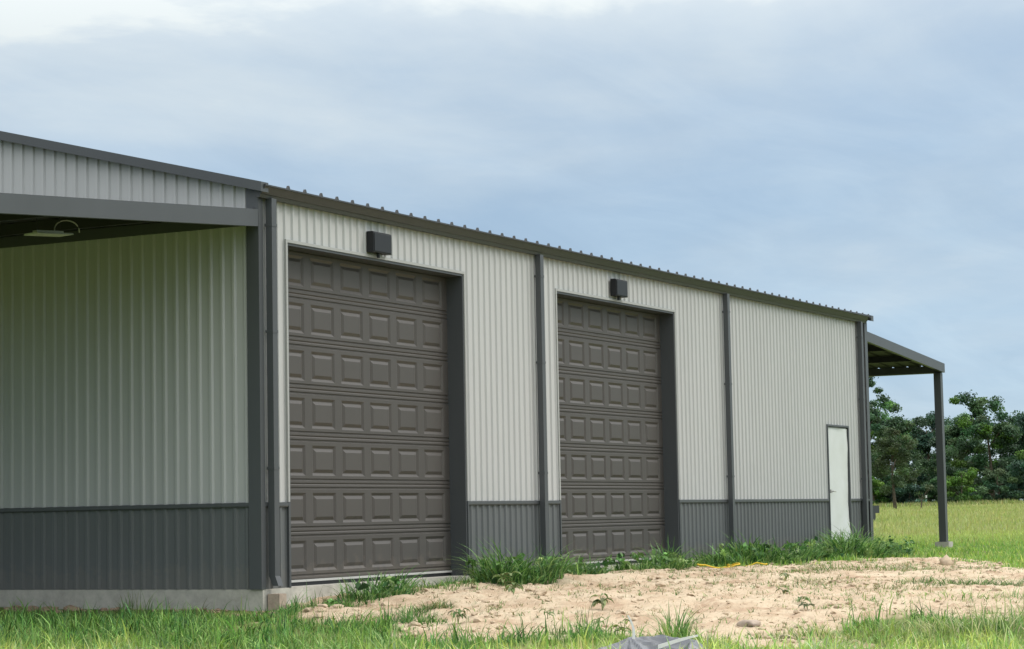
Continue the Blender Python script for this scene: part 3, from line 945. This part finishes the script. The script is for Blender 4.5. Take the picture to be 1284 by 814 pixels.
# small broadleaf weeds on the sand
def weed(label, x, y, h, nl, leafl, pal, droop=.8):
    z0 = float(ground_h(np.array([x]), np.array([y]))[0])
    t = thing('weed_plant', label, 'weed', (x, y, z0), 'broadleaf weeds on the bare sand')
    st = MB(); tips = []
    for k in range(max(1, nl // 5)):
        a = random.uniform(0, 6.28); q = random.uniform(.1, .35) * h
        e = (q * math.cos(a), q * math.sin(a), h * random.uniform(.7, 1))
        st.tube([(0, 0, -.01), (e[0] * .4, e[1] * .4, e[2] * .55), e], [.005, .004, .003], 5)
        tips.append(e)
    st.build('stem', M_STEM, t)
    for k in range(nl):
        e = random.choice(tips); f = random.uniform(.35, 1)
        b0 = Vector((e[0] * f, e[1] * f, e[2] * f)); a = random.uniform(0, 6.28)
        d = Vector((math.cos(a), math.sin(a), 0)); s = Vector((-d.y, d.x, 0)); L_ = leafl * random.uniform(.7, 1.2); w = L_ * .19
        up = random.uniform(.15, .5)
        c = [b0, b0 + d * L_ * .4 + Vector((0, 0, up * L_ * .5)), b0 + d * L_ * .75 + Vector((0, 0, up * L_ * .4 - droop * L_ * .15)), b0 + d * L_ + Vector((0, 0, up * L_ * .2 - droop * L_ * .45))]
        fold = Vector((0, 0, w * .5))
        co = [c[0], c[1] - s * w + fold, c[1], c[1] + s * w + fold, c[2] - s * w * .8 + fold, c[2], c[2] + s * w * .8 + fold, c[3]]
        F = [(0, 2, 1), (0, 3, 2), (1, 2, 5, 4), (2, 3, 6, 5), (4, 5, 7), (5, 6, 7)]
        lo = np.array([i for f_ in F for i in f_]); tot = np.array([len(f_) for f_ in F]); sta = np.concatenate([[0], np.cumsum(tot)[:-1]])
        cc = pick(1, pal)[0]
        raw('leaf', np.array([tuple(q) for q in co]), lo, sta, tot, np.tile(cc, (8, 1)), M_LEAF, t)
    return t


WP = [(.11, .17, .06), (.15, .21, .085), (.20, .25, .12)]
weed('largest drooping weed alone in middle of the sand', .78, -3.5, .17, 16, .12, WP)
weed('upright pale leaved weed in front of clump between doors', 2.35, -1.62, .20, 18, .13, [(.16, .23, .09), (.24, .31, .15)], .3)
weed('bushy weed just left of the upright pale one', 1.75, -2.02, .12, 14, .11, WP)
weed('tiny sprig at lower edge of sand before plastic sheet', -.81, -4.22, .10, 8, .08, WP)
weed('dark weed by the wilted tuft in left part of sand', -.77, -2.76, .14, 10, .10, [(.07, .12, .04), (.10, .15, .055)])
weed('little weed under thin pale grass of first door', 2.71, -1.0, .10, 8, .08, WP)
weed('small dark sprout in middle right of bare sand', 2.92, -4.55, .075, 7, .09, [(.08, .11, .045), (.12, .15, .07)])
weed('two leaved sprout right of the small dark sprout', 2.1, -5.05, .07, 5, .10, WP)
weed('small weed on sand below the yellow cord', 6.3, -3.3, .09, 8, .09, WP)
weed('small sprig left of the largest drooping weed', -.1, -3.35, .08, 7, .075, WP)
weed('wispy weed rising behind the white plastic strip', -1.45, -4.75, .20, 12, .10, WP + [(.3, .33, .14)], .5)
weed('low dark sprout above collapsed tuft on sand', .9, -5.55, .06, 6, .09, [(.07, .10, .04), (.11, .13, .06)])


# ------------------------------------------------------------------ loose earth, stones, litter
def lump_mesh(mb, x, y, z, r, seed, flat=.6):
    rr = random.Random(seed); bm = bmesh.new(); bmesh.ops.create_icosphere(bm, subdivisions=2, radius=1.0)
    off = Vector((rr.uniform(0, 50), rr.uniform(0, 50), 0))
    n = len(mb.v); sx, sy = rr.uniform(.8, 1.4), rr.uniform(.8, 1.3)
    bm.verts.ensure_lookup_table()
    for v in bm.verts:
        c = v.co
        k = 1 + .9 * float(vnoise(np.array(c.x * 1.7 + off.x + c.z), np.array(c.y * 1.7 + off.y - c.z)))
        mb.v.append((x + c.x * r * k * sx, y + c.y * r * k * sy, z + c.z * r * k * flat))
    for f in bm.faces: mb.f.append(tuple(n + v.index for v in f.verts))
    bm.free()


mb = MB()
for k in range(90):
    yy = random.uniform(-.3, 4.5); xx = WX0 - .08 - abs(random.gauss(0, .13))
    if yy > 2.2: r = random.uniform(.02, .07)
    else: r = random.uniform(.012, .035)
    lump_mesh(mb, xx, yy, float(ground_h(np.array([xx]), np.array([yy]))[0]) + r * .1, r, k)
o = mb.build('soil_clods', M_CLOD, None); o['kind'] = 'stuff'
mb = MB(); k = 0
while k < 1700:
    xx, yy = random.uniform(-2.5, 14), random.uniform(-7.8, -.3)
    if float(sand_mask(np.array([xx]), np.array([yy]))[0]) < .3: continue
    if float(vnoise(np.array(xx * .9 + 3), np.array(yy * .9))) < random.uniform(-.5, .35): continue
    k += 1
    r = random.choice((.007, .009, .011, .013, .016, .022, .034)) * (1.35 if xx < 2.2 and yy > -3.2 else 1) * random.uniform(.7, 1.3)
    lump_mesh(mb, xx, yy, float(ground_h(np.array([xx]), np.array([yy]))[0]) + r * .15, r, 500 + k, .55)
o = mb.build('sand_clods', M_SANDCLOD, None); o['kind'] = 'stuff'

# bits of straw and dead leaf on the sand
x, y = region(-2.5, 15, -8, -.2, 12000)
keep = (sand_mask(x, y) > .3) & (fbm(x * 1.1 + 7, y * 1.1, 3) + RNG.random(len(x)) * .5 > .15); x, y = x[keep], y[keep]; n = len(x)
o = blades('sand_litter', on_ground(x, y, .004), RNG.uniform(.01, .06, n), RNG.uniform(.004, .012, n), RNG.uniform(0, 6.28, n), RNG.uniform(.6, 2.4, n),
           pick(n, [(.20, .15, .09), (.28, .24, .14), (.12, .15, .06), (.40, .32, .2)]), nseg=2); o['kind'] = 'stuff'


x, y = region(-2.5, 15, -8, -.3, 3200)
keep = (sand_mask(x, y) > .3) & (fbm(x * .8 + 21, y * .8, 3) + RNG.random(len(x)) * .6 > .25); x, y = np.repeat(x[keep], 6), np.repeat(y[keep], 6); n = len(x)
x = x + RNG.normal(0, .018, n); y = y + RNG.normal(0, .018, n)
o = blades('sand_sprouts', on_ground(x, y, -.005), RNG.uniform(.02, .09, n), RNG.uniform(.005, .012, n), RNG.uniform(0, 6.28, n), RNG.uniform(.3, 1.6, n),
           pick(n, DRY + PAL_T), nseg=3); o['kind'] = 'stuff'


def stone(label, x, y, r, mat, seed, flat):
    mb = MB(); lump_mesh(mb, 0, 0, 0, r, seed, flat)
    o = mb.build('stone', mat, None, True); o.location = (x, y, float(ground_h(np.array([x]), np.array([y]))[0]) + r * flat * .35); o.rotation_euler.z = -1.0
    return tag(o, label, 'stone')


stone('flat brownish stone lying on sand left of collapsed tuft', -.25, -5.43, .085, M_ROCK, 5, .5)
stone('square pale lump at far edge of sand below post', 12.4, -3.45, .12, M_SANDCLOD, 9, .9)

# grey plastic sheet with white strips
def tarp():
    x0, y0 = -3.16, -5.78
    z0 = float(ground_h(np.array([x0]), np.array([y0]))[0])
    t = thing('plastic_sheet', 'crumpled grey plastic sheet with white strips in foreground grass', 'plastic sheet', (x0, y0, z0))
    # long axis across the view (camera right), depth along the view
    R_, D_ = Vector((.464, -.886, 0)), Vector((.886, .464, 0))
    mb = MB(); nu, nv = 72, 48
    for i in range(nu + 1):
        for j in range(nv + 1):
            u, v = i / nu * 2 - 1, j / nv * 2 - 1
            uu = u * .46 - .03; vv = v * .42
            # sharp creases: tents falling away from straight fold lines
            def tent(ua, va, ha, ub, vb, hb, fall):
                ex, ey = ub - ua, vb - va
                tt = min(1, max(0, ((u - ua) * ex + (v - va) * ey) / (ex * ex + ey * ey)))
                return ha + (hb - ha) * tt - fall * math.hypot(u - ua - tt * ex, (v - va - tt * ey) * .8)
            z = max(tent(-.30, .1, .195, -.95, -.35, .05, .34), tent(-.30, .1, .195, .25, .25, .17, .42), tent(.25, .25, .17, .80, .05, .16, .40),
                    tent(-.30, .1, .195, -.10, -.8, .10, .40), tent(.80, .05, .16, .55, -.7, .07, .42), tent(-.30, .1, .19, -.62, -.8, .06, .45), .012)
            # gathered folds running out from the high point
            an, rd = math.atan2((v - .1) * .84, u + .30), math.hypot(u + .30, (v - .1) * .84)
            q_ = (an * 2.1 + .5 * float(vnoise(np.array(u * 1.6 + 9), np.array(v * 1.6)))) % 1.0
            z += .085 * min(rd, .55) * (1 - abs(2 * q_ - 1)) ** 1.3 + .012 * float(fbm(np.array(u * 4.), np.array(v * 4.), 2))
            p = R_ * uu + D_ * vv
            mb.v.append((p.x, p.y, z))
    for i in range(nu):
        for j in range(nv):
            q = i * (nv + 1) + j; mb.f.append((q, q + nv + 1, q + nv + 2, q + 1))
    mb.build('sheet', M_TARP, t)

    def strip(name, a, b, w, sag=.0):
        m = MB(); a, b = Vector(a), Vector(b); n = 8
        s = Vector((0, 0, 1)) if abs((b - a).normalized().z) < .7 else R_
        for i in range(n + 1):
            f = i / n; p = a.lerp(b, f) + R_ * (.018 * math.sin(f * 3.1)) + Vector((0, 0, sag * math.sin(f * 3.14)))
            ww = w * (1 - .55 * f)
            m.v += [tuple(p - s * ww - D_ * .004), tuple(p + s * ww - D_ * .004), tuple(p + s * ww + D_ * .004), tuple(p - s * ww + D_ * .004)]
        for i in range(n):
            for k in range(4):
                m.f.append((i * 4 + k, i * 4 + (k + 1) % 4, i * 4 + 4 + (k + 1) % 4, i * 4 + 4 + k))
        m.f += [(0, 1, 2, 3), (n * 4, n * 4 + 1, n * 4 + 2, n * 4 + 3)]
        m.build(name, M_STRIP, t)
    a = R_ * -.14 - D_ * .0; b = R_ * -.18 + D_ * .02
    strip('white_strip', (a.x, a.y, .18), (b.x, b.y, .36), .012)
    a = R_ * .03 - D_ * .22; b = R_ * .35 - D_ * .03
    strip('white_strip', (a.x, a.y, .13), (b.x, b.y, .20), .016, .01)
    a = R_ * .52 - D_ * .1; b = R_ * .64 - D_ * .05
    strip('white_strip', (a.x, a.y, .03), (b.x, b.y, .06), .02)


tarp()

# yellow cord snaking out of the weed bed
pts = []
for k in range(40):
    f = k / 39; x = 8.9 + 1.35 * f; yy = -1.16 - .2 * f + .16 * math.sin(f * 11) + .03 * math.sin(f * 23)
    pts.append((x, yy, float(ground_h(np.array([x]), np.array([yy]))[0]) + .03 + .012 * math.sin(f * 14)))
o = MB().tube(pts, .010, 6).build('yellow_cord', M_YELLOW, None, True)
tag(o, 'loose yellow cord lying between weeds and sand', 'cord')

# dark box-like trailer end showing past the far corner
t = thing('utility_trailer', 'small dark trailer in field just past building corner', 'trailer', (66.45, 16.05, 0))
zb = float(base_h(66.6, 15.75)); t.location.z = zb
MB().box(-.9, .9, -.35, 1.2, .36, .66).build('body', M_BLACK, t)
MB().box(.9, 1.0, .1, .6, .45, .6).build('drawbar', M_BLACK, t)
for yy in (-.33, 1.18):
    w_ = MB(); w_.tube([(0, yy - .07, .26), (0, yy + .07, .26)], .27, 16); w_.build('wheel', M_BLACK, t)

# ------------------------------------------------------------------ trees
OAK = [(.042, .090, .048), (.056, .114, .056), (.074, .138, .066), (.108, .180, .088)]
OLIVE = [(.060, .092, .040), (.082, .115, .050), (.048, .076, .034)]
BRIGHT = [(.09, .18, .035), (.12, .23, .045), (.06, .13, .03)]
BLUE = [(.044, .094, .068), (.058, .118, .080), (.038, .080, .060)]


def tree(name, label, cat, x, y, h, w, pal, seed, nc=70, per=95, size=.34, low=.18, open_=.0, group=None, trunk_r=.16):
    rr = random.Random(seed)
    z0 = float(base_h(x, y))
    t = thing(name, label, cat, (x, y, z0 - .05), group)
    tb = MB(); top = Vector((rr.uniform(-.3, .3), rr.uniform(-.3, .3), h * .80))
    mid = Vector((rr.uniform(-.15, .15), rr.uniform(-.15, .15), h * .38))
    spine = [Vector((0, 0, 0)), mid * .5, mid, mid.lerp(top, .5) + Vector((rr.uniform(-.2, .2), rr.uniform(-.2, .2), 0)), top]
    tb.tube(spine, [trunk_r * q for q in (1.25, .95, .75, .45, .15)], 8)
    cs, rs, limbs = [], [], []
    nl = 9
    for k in range(nl):
        f = rr.uniform(low + .08, .8); i = f * .9
        p0 = Vector((0, 0, 0)).lerp(mid, min(1, f / .5)) if f < .45 else mid.lerp(top, (f - .38) / .5)
        a = k * 2.4 + rr.uniform(-.4, .4); q = w * .5 * rr.uniform(.55, .95) * (1.15 - .6 * f)
        e = p0 + Vector((math.cos(a) * q, math.sin(a) * q, h * rr.uniform(.06, .2)))
        limbs.append((p0, e))
        tb.tube([p0, p0.lerp(e, .5) + Vector((0, 0, .1 * q)), e], [trunk_r * .42, trunk_r * .28, trunk_r * .1], 6)
    tb.build('trunk', M_BARK, t, True)
    for k in range(nc):
        if rr.random() < .62:
            p0, e = rr.choice(limbs); c = p0.lerp(e, rr.uniform(.55, 1.12)) + Vector((rr.gauss(0, .08) * w, rr.gauss(0, .08) * w, rr.gauss(0, .05) * h))
        else:
            u = rr.uniform(low, 1); a = rr.uniform(0, 6.28)
            prof = math.sin(math.pi * min(1, max(0.04, (u - low) / (1 - low) * .86 + .1))) ** .6
            q = w * .5 * prof * math.sqrt(rr.random()) * rr.uniform(.8, 1.12)
            c = Vector((q * math.cos(a), q * math.sin(a), h * u * rr.uniform(.93, 1.0)))
        c.z = min(max(c.z, h * low), h * .97)
        cs.append(tuple(c)); rs.append(w * rr.uniform(.075, .15) * (1 - .25 * open_))
    leafcloud('crown', np.array(cs), np.array(rs), per, size, pal, t)
    return t


TG = 'trees along the far edge of the field'
tree('oak_tree', 'tallest far tree, mostly hidden behind the building corner', 'tree', 161.6, 48.1, 11.6, 6.0, OAK, 1, low=.25, group=TG, open_=.6, nc=90, per=70)
tree('oak_tree', 'broad light topped tree beneath the right canopy', 'tree', 167.5, 47.9, 9.3, 6.2, OAK + BRIGHT[:1], 2, group=TG)
tree('oak_tree', 'dark tree seen between canopy post and dark sapling', 'tree', 177.1, 47.3, 8.8, 5.6, BLUE, 3, group=TG)
tree('oak_tree', 'round dark tree immediately right of the canopy post', 'tree', 173.2, 43.0, 8.0, 5.2, OAK, 4, group=TG)
tree('oak_tree', 'big airy tree with open crown near right edge', 'tree', 164.3, 37.9, 9.3, 7.0, OAK + BRIGHT[:1], 5, nc=95, per=80, open_=.7, group=TG)
tree('oak_tree', 'dark full tree cut by the right frame edge', 'tree', 171.0, 36.0, 8.3, 6.6, BLUE + OAK[:2], 6, group=TG)
for k, (x, y, h, w) in enumerate([(186, 52, 8.4, 6.4), (187.1, 48.0, 8.2, 6.0), (188.9, 42.5, 8.2, 6.6), (190, 38.5, 8.0, 6.4)]):
    tree('oak_tree', ['dark background tree behind broad light topped tree', 'dark background tree behind the canopy post', 'dark background tree behind the big airy tree', 'dark background tree behind frame edge tree'][k],
         'tree', x, y, h, w, BLUE + OAK[:2], 20 + k, nc=60, per=80, size=.4, low=.06, group=TG)
for k, (x, y, h, w) in enumerate([(169.4, 54.8, 9.5, 6.6), (166.2, 30.2, 8.9, 7.4), (174, 24.5, 8.6, 7.2)]):
    tree('oak_tree', ['far tree wholly behind the building end', 'far tree outside right frame edge, first', 'far tree outside right frame edge, second'][k], 'tree', x, y, h, w, OAK, 40 + k, nc=55, per=80, size=.4, group=TG)
BG = 'bushes under the far trees'
bushes = [(157.9, 38.6, 3.4, 3.8, BRIGHT, 'bright green bush just right of the canopy post'), (160.5, 36.4, 3.0, 3.8, OAK, 'mid green bush below the big airy tree'),
          (159.2, 40.8, 2.6, 3.0, OAK, 'dark bush behind the canopy post foot'), (160.9, 34.3, 3.9, 4.0, BLUE, 'dark bluish bush at right frame edge'),
          (157.6, 45.9, 2.6, 2.6, BRIGHT, 'small yellow green bush close to building corner'), (158.5, 43.3, 2.5, 3.4, BLUE, 'dark low bush right of the dark sapling'),
          (159.8, 44.8, 3.2, 3.2, OAK, 'dark bush behind the dark sapling'),
          (166, 46.6, 4.2, 4.6, BLUE, 'dark thicket bush below the broad light topped tree'), (168, 43.4, 4.0, 4.8, OAK, 'dark thicket bush between post and dead sapling'),
          (169, 40.6, 4.4, 4.8, BLUE, 'dark thicket bush behind the bright green bush'), (169, 37.8, 4.2, 5.0, BLUE, 'dark thicket bush under the big airy tree'),
          (168, 34.6, 4.4, 4.8, OAK, 'dark thicket bush behind the bluish edge bush'), (166, 49.6, 4.0, 4.4, OAK, 'dark thicket bush next to building corner')]
for k, (x, y, h, w, pal, lab) in enumerate(bushes):
    tree('bush', lab, 'bush', x, y, h, w, pal, 60 + k, nc=36, per=90, size=.26, low=.06, group=BG, trunk_r=.06)
tree('sapling', 'dark feathery sapling standing in field before the trees', 'sapling', 123.9, 33.3, 5.5, 3.7, OLIVE, 80, nc=100, per=80, size=.17, low=.24, open_=.3, trunk_r=.11)
# dead stalk with a white tag
t = thing('dead_sapling', 'thin bare sapling with white tag left of canopy post', 'sapling', (124.4, 31.7, float(base_h(124.4, 31.7)) - .03))
d = MB(); d.tube([(0, 0, 0), (.05, -.03, .5), (.02, -.1, 1.05)], [.05, .04, .02], 6); d.tube([(.03, -.02, .55), (.1, -.35, 1.2), (.1, -.6, 1.45)], [.03, .02, .012], 5); d.tube([(.02, 0, .6), (0, .2, 1.1)], [.025, .012], 5)
d.build('stem', M_BARK, t)
MB().box(-.01, .02, -.42, -.33, .80, .98).build('white_tag', M_STRIP, t)
leafcloud('foliage', np.array([(.1, -.5, 1.4), (0, .15, 1.1), (.05, -.2, .8)]), np.array([.3, .28, .2]), 14, .16, OLIVE, t)

# far wood closing the view behind the trees
a = np.linspace(.12, .62, 240) + RNG.normal(0, .004, 240); d_ = RNG.uniform(235, 262, 240)
xx_ = -18.86 + d_ * np.cos(np.arctan(a)); yy_ = -12.81 + d_ * np.sin(np.arctan(a))
zz_ = base_h(xx_, yy_) + 6.0 * RNG.random(240) ** 2.4 + .1
o = leafcloud('far_wood', np.stack([xx_, yy_, zz_], -1), RNG.uniform(1.6, 2.8, 240), 70, .8, BLUE, None); o['kind'] = 'stuff'
